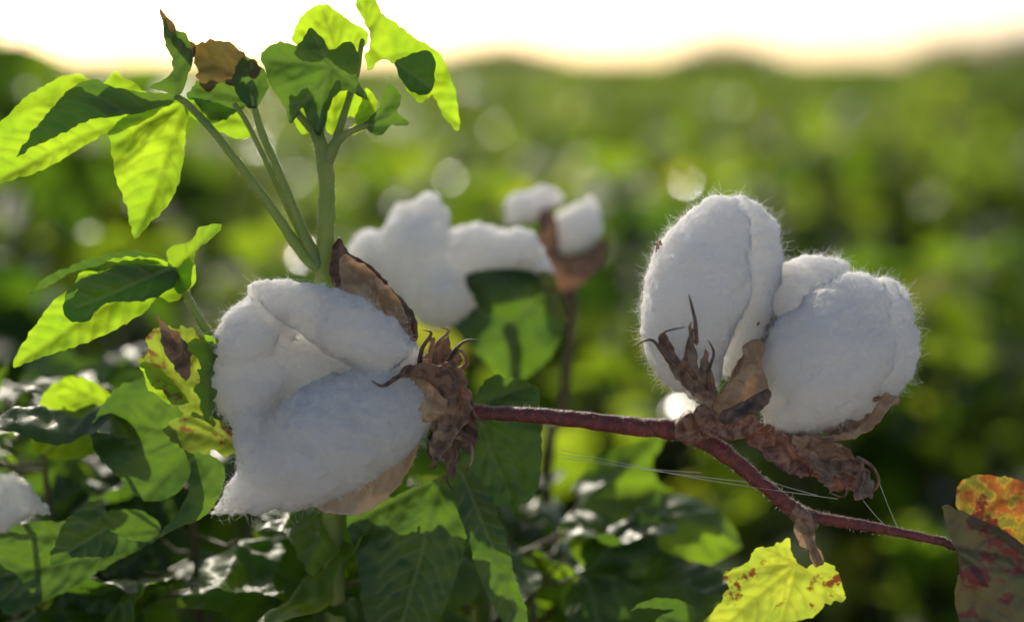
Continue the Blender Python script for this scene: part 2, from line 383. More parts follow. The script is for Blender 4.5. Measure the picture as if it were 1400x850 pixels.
husk = [
 ('carpel_middle', [(968, 548), (985, 520), (1003, 500), (1008, 470), (1022, 462), (1036, 470), (1030, 495), (1040, 530), (1032, 545), (1002, 556), (980, 566)], (985, 560), [(1015, 465)], 'husk_tan', dict(d0=-70, bowl=14, wav=8, thick=.0006, fold=.1)),
 ('carpel_lip', [(970, 560), (1000, 545), (1035, 528), (1030, 550), (1000, 566), (978, 572)], (975, 565), [(1030, 532)], 'husk_dark', dict(d0=-84, bowl=-10, wav=5, thick=.0006)),
 ('carpel_between', [(1000, 520), (1022, 470), (1040, 420), (1048, 392), (1085, 375), (1092, 378), (1075, 405), (1062, 440), (1045, 490), (1020, 530)], (1005, 525), [(1085, 378)], 'husk_tan', dict(d0=0, wav=8, bowl=12, thick=.0006)),
 ('bract_left', [(962, 550), (940, 538), (920, 520), (905, 498), (893, 468), (899, 452), (910, 470), (922, 490), (930, 470), (934, 440), (940, 470), (944, 500), (953, 475), (960, 500), (968, 528)], (962, 548), [(897, 460), (934, 450), (955, 485)], 'husk_brown', dict(d0=-90, gx=-.15, wav=12, bowl=14, thick=.0003, fold=.4)),
 ('bract_back', [(905, 335), (898, 330), (894, 350), (900, 372), (912, 380)], (912, 378), [(900, 334)], 'husk_dark', dict(d0=-20, wav=5)),
 ('carpel_right', [(1060, 578), (1110, 590), (1150, 583), (1180, 562), (1200, 536), (1224, 545), (1205, 554), (1190, 572), (1160, 592), (1110, 600), (1070, 594)], (1065, 582), [(1200, 545)], 'husk_tan', dict(d0=-55, wav=8, bowl=30, thick=.0006)),
 ('carpel_right_back', [(1120, 560), (1180, 530), (1205, 532), (1222, 552), (1195, 560), (1185, 590), (1130, 592)], (1120, 580), [(1215, 548)], 'husk_brown', dict(d0=0, wav=8, thick=.0005)),
 ('bract_low', [(985, 560), (1020, 568), (1060, 585), (1100, 595), (1140, 612), (1165, 630), (1186, 652), (1172, 676), (1150, 660), (1128, 672), (1110, 648), (1080, 645), (1050, 628), (1015, 600), (990, 580)], (990, 572), [(1180, 655), (1140, 665)], 'husk_red', dict(d0=-30, wav=22, bowl=10, fold=.45, thick=.0003, edge=4)),
 ('bract_low_front', [(1070, 592), (1110, 592), (1150, 612), (1172, 640), (1180, 668), (1150, 672), (1160, 648), (1130, 640), (1120, 655), (1095, 628)], (1075, 598), [(1165, 640)], 'husk_brown', dict(d0=-48, wav=24, fold=.5, thick=.0003, edge=4)),
 ('receptacle', [(945, 560), (968, 545), (1000, 552), (1030, 572), (1015, 592), (985, 596), (955, 588)], (960, 575), [(1020, 578)], 'husk_red', dict(d0=-56, wav=8, bowl=26, thick=.001))]
for (nm, ol, b, tp, mt, kw) in husk:
    leaf(nm, ol, b, tp, M[mt], br, seed=len(nm), **kw)
def tendril(nm, pts, r, mat, par, fr=F0):
    tube(nm, pts, [r, r*.7, r*.5, .5], mat, par, fr, nu=8, bump=.1)
tn = [[(905, 492, -96), (893, 475, -102), (878, 462, -100), (853, 475, -92)],
      [(915, 500, -96), (897, 480, -106), (893, 455, -108), (925, 445, -112)],
      [(940, 515, -92), (925, 490, -108), (928, 462, -110), (940, 440, -104)],
      [(940, 470, -96), (938, 440, -98), (934, 420, -96), (930, 402, -92)],
      [(958, 530, -86), (955, 505, -98), (962, 480, -98), (955, 462, -92)],
      [(1160, 620, -40), (1180, 632, -46), (1190, 655, -44), (1172, 676, -40)],
      [(1130, 640, -40), (1145, 655, -50), (1142, 672, -50), (1125, 668, -45)],
      [(1150, 625, -40), (1166, 640, -60), (1160, 660, -60), (1146, 655, -50)],
      [(1190, 548, -10), (1205, 540, -12), (1215, 545, -14), (1226, 556, -14)]]
for i, t in enumerate(tn): tendril('tendril_%d' % i, t, 3.6, M['husk_dark' if i < 5 else 'husk_red'], br)

huskl = [
 ('carpel_top', [(456, 392), (452, 362), (462, 326), (478, 346), (505, 362), (535, 395), (560, 420), (572, 448), (565, 470), (545, 440), (510, 415), (480, 402)], (565, 462), [(470, 335), (458, 380)], 'husk_dark', dict(d0=8, wav=10, bowl=-14, thick=.0008)),
 ('carpel_top_inner', [(470, 350), (505, 368), (540, 402), (562, 445), (556, 470), (520, 445), (490, 410), (470, 396)], (556, 465), [(475, 360)], 'husk_tan', dict(d0=-6, wav=8, bowl=-8, thick=.0006)),
 ('carpel_cup', [(560, 508), (590, 512), (612, 530), (612, 555), (590, 572), (562, 566), (552, 540)], (600, 545), [(556, 515)], 'husk_tan', dict(d0=-60, wav=4, bowl=16, thick=.0008)),
 ('carpel_low', [(565, 560), (575, 600), (560, 640), (535, 675), (495, 700), (450, 698), (432, 682), (470, 650), (520, 610)], (572, 580), [(440, 690)], 'husk_cream', dict(d0=8, wav=6, bowl=-24, thick=.0008)),
 ('calyx_a', [(575, 560), (572, 520), (566, 495), (588, 478), (584, 460), (600, 470), (614, 458), (618, 478), (632, 486), (624, 505), (632, 530), (645, 560), (622, 580), (600, 592), (582, 580)], (625, 570), [(572, 495), (600, 468), (628, 488)], 'husk_brown', dict(d0=-5, wav=22, bowl=12, fold=.4, edge=4, thick=.0004)),
 ('calyx_b', [(535, 520), (555, 503), (580, 492), (610, 500), (630, 520), (622, 548), (590, 520), (560, 512)], (625, 540), [(540, 518)], 'husk_dark', dict(d0=-66, wav=10, fold=.3, edge=2, thick=.0004)),
 ('calyx_c', [(600, 520), (615, 490), (628, 498), (640, 520), (645, 560), (620, 600), (600, 625), (590, 600), (600, 570)], (625, 560), [(618, 495), (598, 615)], 'husk_brown', dict(d0=-36, wav=18, fold=.5, edge=3, thick=.0004)),
 ('calyx_d', [(595, 575), (640, 560), (652, 590), (645, 622), (630, 612), (620, 655), (605, 625), (592, 640), (585, 605)], (625, 565), [(620, 650), (642, 615)], 'husk_dark', dict(d0=5, wav=16, fold=.3, edge=3, thick=.0004))]
for (nm, ol, b, tp, mt, kw) in huskl:
    leaf(nm, ol, b, tp, M[mt], bl, seed=len(nm)+3, **kw)
tn = [[(575, 500, -30), (580, 475, -42), (592, 455, -44), (580, 450, -36)],
      [(595, 500, -30), (600, 470, -38), (615, 452, -38), (602, 446, -32)],
      [(610, 500, -20), (622, 480, -40), (636, 466, -36), (655, 463, -28)],
      [(620, 510, -20), (640, 495, -34), (632, 478, -44), (622, 486, -48)],
      [(625, 530, -20), (645, 545, -30), (650, 565, -36), (672, 578, -30)],
      [(570, 470, -10), (556, 455, -18), (562, 440, -16), (556, 425, -10)],
      [(615, 590, -10), (625, 620, -24), (612, 650, -24), (620, 668, -18)],
      [(600, 590, -16), (640, 600, -24), (646, 625, -30), (634, 645, -26)],
      [(560, 505, -50), (545, 515, -76), (530, 523, -84), (515, 515, -86)]]
for i, t in enumerate(tn): tendril('tendril_%d' % i, t, 4.2, M['husk_brown' if i % 2 else 'husk_dark'], bl)

leaf('calyx', [(600, 400), (640, 375), (700, 368), (745, 378), (762, 400), (770, 450), (740, 500), (700, 520), (650, 480), (615, 440)], (700, 440), [(610, 405), (755, 395), (705, 510)], M['leaf_dark'], bb, fr=F1, d0=-26, wav=14, bowl=10, res=6)
leaf('calyx_edge', [(735, 372), (757, 378), (765, 410), (775, 440), (755, 430), (742, 400)], (765, 435), [(745, 375)], M['bract'], bb, fr=F1, d0=-40, wav=8, res=6)
tube('boll_stalk', [(690, 430, 0), (700, 480, 0), (690, 600, 20), (660, 900, 60), (640, 3500, 560)], [10, 8, 7, 8, 10], M['stem_green'], bb, F1)
leaf('calyx', [(735, 322), (755, 342), (788, 350), (828, 325), (822, 360), (800, 385), (770, 400), (748, 370)], (775, 395), [(740, 325), (822, 335)], M['husk_dark'], bb2, fr=F2, d0=-26, wav=10, bowl=10, res=6)
leaf('calyx_inner', [(738, 325), (735, 300), (748, 285), (760, 300), (764, 340), (755, 350)], (760, 345), [(748, 290)], M['husk_dark'], bb2, fr=F2, d0=-16, wav=6, res=6)
tube('boll_stalk', [(775, 385, 0), (782, 440, 0), (770, 560, 20), (740, 900, 60), (720, 3250, 560)], [12, 8, 7, 8, 10], M['stem_brown'], bb2, F2)

# ------------------------------------------------------------ BRANCH
bra = empty('cotton_branch')
tube('branch', [(585, 560, 0), (660, 563, 0), (760, 570, 0), (860, 582, 0), (930, 590, 0), (985, 616, -4), (1040, 660, -6), (1080, 692, -4), (1110, 705, 0), (1200, 722, 4), (1296, 742, 8)],
     [12, 10.5, 11, 12.5, 13, 12, 10.5, 10, 8.5, 7, 6], M['stem_red'], bra, hair=3500, nu=24, hl=.0018)
tube('node', [(918, 588, 0), (930, 586, 0), (945, 584, -2), (962, 588, -2), (972, 600, 0)], [11, 20, 24, 18, 11], M['husk_red'], bra, nu=28, bump=.16, hair=600)
tube('boll_stalk', [(942, 586, 0), (955, 572, -4), (975, 566, -8), (995, 562, -10)], [14, 15, 18, 20], M['stem_red'], bra, hair=300)
tube('joint', [(1080, 688, -2), (1092, 702, -4), (1104, 712, -4), (1112, 720, 0)], [9, 12, 12, 8], M['husk_red'], bra, hair=400, bump=.14)
tube('petiole', [(1095, 705, 0), (1100, 725, -2), (1108, 745, 0), (1122, 768, 4)], [9, 7, 6, 5], M['husk_red'], bra, hair=400, bump=.14)
leaf('stipule', [(1082, 712), (1096, 706), (1110, 715), (1112, 740), (1125, 762), (1112, 772), (1098, 745), (1088, 738)], (1098, 712), [(1118, 765)], M['husk_brown'], bra, d0=-12, wav=8, fold=.3)
leaf('yellow_leaf', [(955, 880), (975, 840), (996, 808), (992, 784), (1018, 770), (1030, 750), (1058, 746), (1078, 736), (1086, 760), (1100, 778), (1115, 768), (1138, 772), (1150, 795), (1158, 822), (1132, 828), (1112, 848), (1082, 858), (1062, 890), (1000, 900)], (1092, 772), [(1000, 787), (985, 870), (1070, 880), (1150, 818), (1050, 750)], M['leaf_yellow'], bra, d0=5, gy=.2, wav=16, fold=.2, seed=12, edge=2.5)
leaf('purple_leaf', [(1283, 688), (1310, 697), (1345, 712), (1385, 735), (1420, 768), (1450, 820), (1450, 900), (1320, 900), (1308, 850), (1300, 800), (1306, 768), (1295, 730)], (1298, 742), [(1290, 695), (1400, 760), (1360, 890)], M['leaf_purple'], bra, d0=-16, gx=-.1, wav=14, fold=.1, seed=14)
leaf('autumn_leaf', [(1311, 695), (1310, 672), (1325, 655), (1355, 650), (1392, 656), (1430, 672), (1450, 700), (1450, 790), (1415, 765), (1385, 732), (1345, 712)], (1310, 745), [(1320, 665), (1390, 662), (1440, 730)], M['leaf_autumn'], bra, d0=6, gx=.1, wav=16, fold=.12, seed=15)
tube('petiole_tip', [(1285, 738, 8), (1300, 745, 4), (1315, 752, 2), (1340, 790, -8)], [6, 6, 5, 3], M['stem_red'], bra, hair=300)

# ------------------------------------------------------------ LEFT SHOOT
pl = empty('cotton_plant')
tube('main_stem', [(425, 165, 8), (438, 200, 8), (446, 250, 8), (444, 320, 10), (440, 400, 20), (440, 600, 60), (445, 900, 110), (440, 4140, 655)], [7, 10, 11, 12, 13, 14, 15, 22], M['stem_green'], pl, hair=2500, nu=24)
tube('side_stem', [(444, 225, 8), (458, 195, 6), (478, 180, 4), (505, 170, 4)], [10, 8, 5, 4], M['stem_green'], pl, hair=300)
tube('fork', [(430, 180, 8), (415, 165, 5), (402, 145, 2), (395, 115, 0)], [7, 5.5, 4.5, 4], M['stem_green'], pl, hair=300)
tube('fork_b', [(436, 195, 8), (438, 160, 5), (448, 130, 2), (460, 95, 4)], [7, 5.5, 4.5, 4], M['stem_green'], pl)
tube('fork_c', [(455, 200, 8), (470, 150, 15), (485, 100, 15), (495, 50, 10)], [6, 5, 4.5, 3.5], M['stem_green'], pl)
tube('petiole_a', [(436, 365, 10), (410, 342, 4), (360, 268, 0), (300, 190, -4), (262, 148, -4), (240, 130, -2)], [10, 8, 6, 5.5, 5, 4], M['stem_green'], pl, hair=1200)
tube('petiole_b', [(436, 362, 10), (418, 325, 0), (388, 250, -2), (358, 180, -4), (345, 130, -4)], [9, 7, 5.5, 5, 4], M['stem_green'], pl, hair=1000)
tube('petiole_c', [(432, 355, 12), (400, 300, 10), (365, 225, 10), (335, 165, 8), (318, 140, 8)], [7, 5, 4, 3.5, 3], M['stem_green'], pl, hair=700)
tube('petiole_d', [(330, 530, 40), (300, 480, 12), (265, 425, 4), (248, 385, 0), (236, 366, 0)], [8, 6.5, 5.5, 5, 4], M['stem_green'], pl, hair=1200)
tube('petiole_join', [(441, 600, 50), (400, 580, 70), (360, 560, 70), (325, 522, 38)], [9, 8, 8, 8], M['stem_green'], pl)
tube('boll_stalk', [(445, 640, 60), (520, 600, 60), (590, 575, 30), (640, 562, 0)], [12, 11, 12, 12], M['stem_red'], pl)

LV = [
 ('leaf_far_left', [(-40, 275), (-40, 200), (5, 165), (40, 130), (75, 108), (103, 99), (124, 110), (160, 122), (205, 128), (250, 133), (215, 148), (160, 170), (120, 195), (85, 215), (45, 235), (0, 250)], (250, 133), [(-20, 250), (100, 105)], 'leaf', dict(d0=12, wav=12, fold=.2)),
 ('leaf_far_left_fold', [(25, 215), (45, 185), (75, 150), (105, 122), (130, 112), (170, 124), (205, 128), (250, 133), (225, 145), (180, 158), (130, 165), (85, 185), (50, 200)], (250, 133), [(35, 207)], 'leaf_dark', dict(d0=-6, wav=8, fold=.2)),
 ('leaf_top_left', [(128, 150), (120, 140), (140, 115), (155, 98), (172, 108), (188, 118), (200, 125), (245, 131), (200, 150), (160, 156)], (245, 132), [(155, 103)], 'leaf', dict(d0=6, wav=6, fold=.2)),
 ('leaf_hanging', [(256, 140), (235, 136), (200, 144), (170, 160), (149, 180), (152, 205), (162, 240), (172, 275), (178, 305), (187, 327), (205, 308), (226, 290), (243, 262), (250, 225), (253, 180)], (250, 138), [(187, 322), (160, 195)], 'leaf', dict(d0=10, wav=12, fold=.3, gy=-.1)),
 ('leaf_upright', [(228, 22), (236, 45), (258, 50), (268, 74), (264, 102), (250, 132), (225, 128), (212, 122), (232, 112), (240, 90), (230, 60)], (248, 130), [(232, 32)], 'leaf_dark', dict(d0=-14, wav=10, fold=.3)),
 ('leaf_upright_tip', [(218, 15), (230, 24), (250, 50), (268, 62), (262, 78), (240, 58), (225, 40)], (264, 75), [(222, 22)], 'leaf_red', dict(d0=-4, wav=8, fold=.2)),
 ('leaf_young_red', [(262, 68), (285, 56), (315, 60), (340, 76), (358, 92), (352, 108), (330, 104), (318, 118), (300, 112), (285, 125), (272, 112), (268, 96)], (335, 110), [(268, 75), (280, 120), (325, 70)], 'leaf_red', dict(d0=2, wav=12, fold=.3, edge=3)),
 ('leaf_young_mix', [(268, 110), (290, 112), (315, 108), (345, 110), (350, 135), (325, 150), (300, 165), (275, 150), (258, 130)], (345, 140), [(268, 120), (285, 155)], 'leaf_dark', dict(d0=9, wav=12, fold=.3, edge=3)),
 ('leaf_young_green', [(255, 130), (280, 135), (320, 150), (345, 175), (330, 190), (300, 180), (270, 165), (250, 150)], (345, 170), [(262, 140)], 'leaf', dict(d0=14, wav=10, fold=.2)),
 ('leaf_young_dark', [(335, 80), (360, 95), (368, 120), (350, 150), (330, 138), (320, 110)], (345, 140), [(345, 88)], 'leaf_dark', dict(d0=-8, wav=8, fold=.2)),
 ('leaf_crown_light', [(398, 52), (410, 22), (432, 5), (452, 8), (478, 28), (502, 42), (496, 62), (470, 78), (440, 62), (420, 64)], (462, 92), [(410, 40), (440, 12), (490, 45)], 'leaf', dict(d0=14, wav=10, fold=.2)),
 ('leaf_crown_dark', [(362, 78), (385, 62), (410, 66), (425, 45), (440, 52), (455, 72), (480, 62), (494, 85), (490, 110), (506, 140), (480, 128), (466, 130), (452, 150), (440, 188), (424, 168), (415, 150), (400, 172), (392, 150), (378, 128), (366, 102)], (455, 95), [(370, 85), (400, 165), (436, 180), (432, 52), (500, 135)], 'leaf_dark', dict(d0=-16, wav=14, fold=.3)),
 ('leaf_crown_yellow', [(436, 130), (460, 110), (490, 118), (508, 140), (498, 165), (474, 155), (462, 182), (445, 175)], (450, 190), [(455, 120), (500, 150)], 'leaf', dict(d0=24, wav=10, fold=.2)),
 ('leaf_crown_back', [(385, 110), (410, 90), (425, 120), (430, 165), (408, 180), (395, 150)], (420, 170), [(395, 115)], 'leaf', dict(d0=26, wav=8, fold=.2)),
 ('leaf_right_top', [(486, 6), (500, -12), (512, -5), (522, 18), (545, 35), (572, 55), (598, 70), (612, 95), (624, 130), (627, 175), (606, 158), (590, 128), (575, 140), (555, 120), (540, 88), (520, 78), (505, 95), (498, 80), (506, 55), (498, 30)], (502, 60), [(500, -5), (622, 165), (560, 118)], 'leaf', dict(d0=8, wav=16, fold=.3, gx=.1)),
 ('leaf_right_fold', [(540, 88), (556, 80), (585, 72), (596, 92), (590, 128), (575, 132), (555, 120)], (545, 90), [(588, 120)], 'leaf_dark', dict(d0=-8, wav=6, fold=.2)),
 ('leaf_small_a', [(498, 172), (515, 150), (530, 118), (548, 132), (545, 155), (560, 170), (535, 172), (520, 186)], (500, 174), [(540, 130), (550, 168)], 'leaf_dark', dict(d0=0, wav=8, fold=.3)),
 ('leaf_small_b', [(478, 180), (488, 150), (500, 120), (516, 140), (508, 165), (495, 178)], (480, 182), [(504, 128)], 'leaf', dict(d0=10, wav=8, fold=.3)),
 ('leaf_mid', [(15, 502), (28, 468), (52, 438), (75, 410), (100, 390), (105, 372), (135, 362), (165, 352), (200, 352), (225, 356), (242, 366), (262, 352), (270, 385), (240, 412), (215, 405), (200, 425), (165, 448), (130, 465), (90, 478), (50, 490)], (236, 366), [(25, 495), (115, 375)], 'leaf', dict(d0=0, wav=14, fold=.3, gx=-.05)),
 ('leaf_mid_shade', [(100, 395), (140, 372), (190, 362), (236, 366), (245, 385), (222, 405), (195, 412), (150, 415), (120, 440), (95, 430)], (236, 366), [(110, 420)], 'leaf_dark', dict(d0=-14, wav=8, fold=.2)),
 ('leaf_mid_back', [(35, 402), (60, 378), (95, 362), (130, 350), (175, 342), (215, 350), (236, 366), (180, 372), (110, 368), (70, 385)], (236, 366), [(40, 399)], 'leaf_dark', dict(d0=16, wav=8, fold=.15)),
 ('leaf_mid_up', [(232, 366), (230, 340), (262, 330), (275, 312), (305, 307), (290, 328), (272, 340), (265, 370), (262, 395), (245, 400)], (236, 370), [(300, 310)], 'leaf_body', dict(d0=-4, wav=8, fold=.3)),
 ('bract_a', [(200, 490), (212, 470), (206, 455), (235, 445), (262, 448), (285, 458), (306, 468), (300, 500), (302, 535), (290, 560), (292, 580), (262, 565), (240, 552), (225, 530), (208, 520)], (292, 570), [(210, 480), (240, 450), (300, 475)], 'bract', dict(d0=-10, wav=20, fold=.4, edge=4)),
 ('bract_b', [(205, 520), (200, 495), (222, 500), (240, 520), (262, 548), (250, 552), (225, 545)], (262, 552), [(206, 505)], 'leaf', dict(d0=-22, wav=10, fold=.3, edge=2)),
 ('bract_c', [(240, 600), (232, 580), (258, 562), (290, 572), (320, 585), (345, 610), (330, 622), (300, 618), (268, 615)], (340, 612), [(238, 585), (262, 568)], 'bract', dict(d0=-10, wav=18, fold=.4, edge=4)),
 ('bract_d', [(222, 432), (236, 446), (258, 462), (270, 490), (262, 520), (245, 500), (230, 470)], (270, 520), [(228, 440)], 'husk_dark', dict(d0=-26, wav=12, fold=.35, edge=3)),
 ('bract_e', [(262, 470), (285, 462), (304, 470), (296, 510), (300, 550), (285, 572), (275, 540), (280, 500)], (288, 570), [(295, 475)], 'leaf_body', dict(d0=-26, wav=12, fold=.35, edge=4)),
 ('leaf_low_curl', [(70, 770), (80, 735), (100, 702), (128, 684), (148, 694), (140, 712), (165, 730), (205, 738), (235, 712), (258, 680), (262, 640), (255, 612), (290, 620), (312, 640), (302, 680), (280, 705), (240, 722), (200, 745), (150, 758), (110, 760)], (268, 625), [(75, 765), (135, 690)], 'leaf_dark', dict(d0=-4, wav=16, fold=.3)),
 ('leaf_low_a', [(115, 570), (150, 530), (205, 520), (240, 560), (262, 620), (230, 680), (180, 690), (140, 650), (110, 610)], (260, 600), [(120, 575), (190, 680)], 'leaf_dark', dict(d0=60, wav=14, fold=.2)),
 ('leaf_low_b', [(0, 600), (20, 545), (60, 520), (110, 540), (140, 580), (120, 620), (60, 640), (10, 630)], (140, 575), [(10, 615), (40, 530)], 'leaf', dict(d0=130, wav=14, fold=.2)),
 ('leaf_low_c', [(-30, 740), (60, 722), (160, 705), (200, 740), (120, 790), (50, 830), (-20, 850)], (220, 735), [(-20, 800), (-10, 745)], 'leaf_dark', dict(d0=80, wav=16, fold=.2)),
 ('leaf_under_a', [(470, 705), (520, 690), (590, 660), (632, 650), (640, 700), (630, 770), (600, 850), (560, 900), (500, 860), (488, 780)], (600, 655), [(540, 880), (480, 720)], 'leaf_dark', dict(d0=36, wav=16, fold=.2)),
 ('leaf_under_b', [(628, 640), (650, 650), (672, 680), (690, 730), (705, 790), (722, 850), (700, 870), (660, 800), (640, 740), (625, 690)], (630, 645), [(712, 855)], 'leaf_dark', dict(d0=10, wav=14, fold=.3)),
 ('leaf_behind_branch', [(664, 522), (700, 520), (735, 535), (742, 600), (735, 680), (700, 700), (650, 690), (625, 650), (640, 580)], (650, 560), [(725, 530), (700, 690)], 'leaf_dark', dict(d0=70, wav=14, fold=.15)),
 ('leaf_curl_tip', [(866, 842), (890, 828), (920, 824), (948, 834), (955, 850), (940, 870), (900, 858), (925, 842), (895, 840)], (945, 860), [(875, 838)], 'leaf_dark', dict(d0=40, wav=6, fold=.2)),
]
for i, (nm, ol, b, tp, mt, kw) in enumerate(LV):
    leaf(nm, ol, b, tp, M[mt], pl, seed=20+i, **kw)

def proto_outline(k):
    j = lambda s: random.uniform(-s, s)
    half = [(28, -14), (58, 4), (76, 30), (98+j(8), 62+j(10)), (66, 64), (46, 68+j(6)), (44, 100), (28, 132+j(6))]
    R = [(x*(1+j(.08)), y*(1+j(.06))) for x, y in half]
    Lh = [(-x*(1+j(.08)), y*(1+j(.06))) for x, y in reversed(half)]
    return [(0, 0)]+R+[(j(8), 165+j(10))]+Lh, (R[3], Lh[-4])
protos = []
for k in range(5):
    ol, (ra, la) = proto_outline(k)
    o = leaf('leaf_proto', ol, (0, 4), [(0, 160), ra, la], M['leaf_body'] if k < 3 else M['leaf_dark'], None, wav=18, fold=.2+.12*(k % 3), res=5, fr=FL, seed=60+k, linkit=False, curly=-random.uniform(10, 45), curlx=random.uniform(-25, 25))
    protos.append(o.data)
def place_leaf(nm, mesh, pos, fwd_dir, normal, scale, parent):
    y = Vector(fwd_dir).normalized(); z = Vector(normal); z = (z-y*z.dot(y)).normalized(); x = y.cross(z)
    m = Matrix((x, y, z)).transposed().to_4x4()
    m = Matrix.Translation(Vector(pos)) @ m @ Matrix.Scale(scale, 4)
    o = bpy.data.objects.new(nm, mesh); o.matrix_world = m; link(o, parent); return o
PV, PF = [], []
def add_stalk(a, b, r):
    a = Vector(a); b = Vector(b); mid = (a+b)/2+Vector((random.uniform(-.005, .005), 0, -.004))
    d = (b-a).normalized(); n = d.orthogonal().normalized(); bn = d.cross(n); base = len(PV)
    for c, rr in ((a, r*1.3), (mid, r), (b, r*.8)):
        for q in range(6):
            an = q*math.pi/3; PV.append(c+(n*math.cos(an)+bn*math.sin(an))*rr)
    for s in range(2):
        for q in range(6):
            i = base+s*6+q; jx = base+s*6+(q+1) % 6; PF.append((i, jx, jx+6, i+6))
sides = []
for i, (x, y, d) in enumerate([(-140, 560, 420), (-30, 600, 260), (90, 560, 360), (200, 620, 240), (300, 640, 420), (520, 700, 260), (620, 760, 380), (730, 800, 300)]):
    top = np.array([x, y, d], float); pts = [top, top+[8, 300, 50], top+[-5, 900, 155], np.array([440+(x-440)*.3, 4140, 655.])]
    tube('side_stem_%d' % i, pts, [4, 6, 8, 10], M['stem_brown'], pl); sides.append(catmull(pts, 120))
sides = np.vstack(sides)
for i in range(170):
    x = random.uniform(-240, 830); d = random.uniform(80, 620)
    y = random.uniform(470 if x > 300 else 520, 1250)
    if x > 560: y = random.uniform(660, 1300)
    if x > 560 and d < 150: d += 120
    if x < 130 and 600 < y < 760: d += 160
    P = np.array([x, y, d]); c = sides[sides[:, 1] > y-10]; near = c[np.argmin(np.linalg.norm(c-P-[0, 30, 0], axis=1))]
    v = P-near; Lv = np.linalg.norm(v)
    if Lv > 130: P = near+v/Lv*130
    pos = F0(P)[0]; stem = F0(near)[0]
    out = Vector(pos-stem); out.z = random.uniform(-.02, .01); out = out.normalized()
    nm_ = Vector((random.uniform(-.7, .7), random.uniform(-.9, .5), 1))
    place_leaf('body_leaf_%d' % i, random.choice(protos), pos, out+Vector((random.uniform(-.7, .7), random.uniform(-.7, .7), random.uniform(-.5, .1))), nm_, random.uniform(.8, 1.6), pl)
    add_stalk(stem, pos, .0009)
mesh_obj('petioles', PV, PF, M['stem_brown'], pl)

# ------------------------------------------------------------ SPIDER WEB
web = empty('spider_web')
wm = hair_mat('web_silk', (.6, .62, .6))
for i, (p, q, s) in enumerate([((765, 616, 20), (1140, 678, -30), 6), ((762, 622, 20), (1040, 660, -6), 4), ((766, 628, 22), (960, 646, 0), 3), ((1010, 640, -6), (1110, 672, -40), 3), ((1190, 650, -40), (1230, 725, 5), 2), ((1170, 678, -40), (1215, 722, 4), 2)]):
    p = np.array(p, float); q = np.array(q, float); m = (p+q)/2+np.array([0, s, 0])
    tube('thread_%d' % i, [p, m, q], [.35, .3, .35], wm, web, nu=5, bump=0)

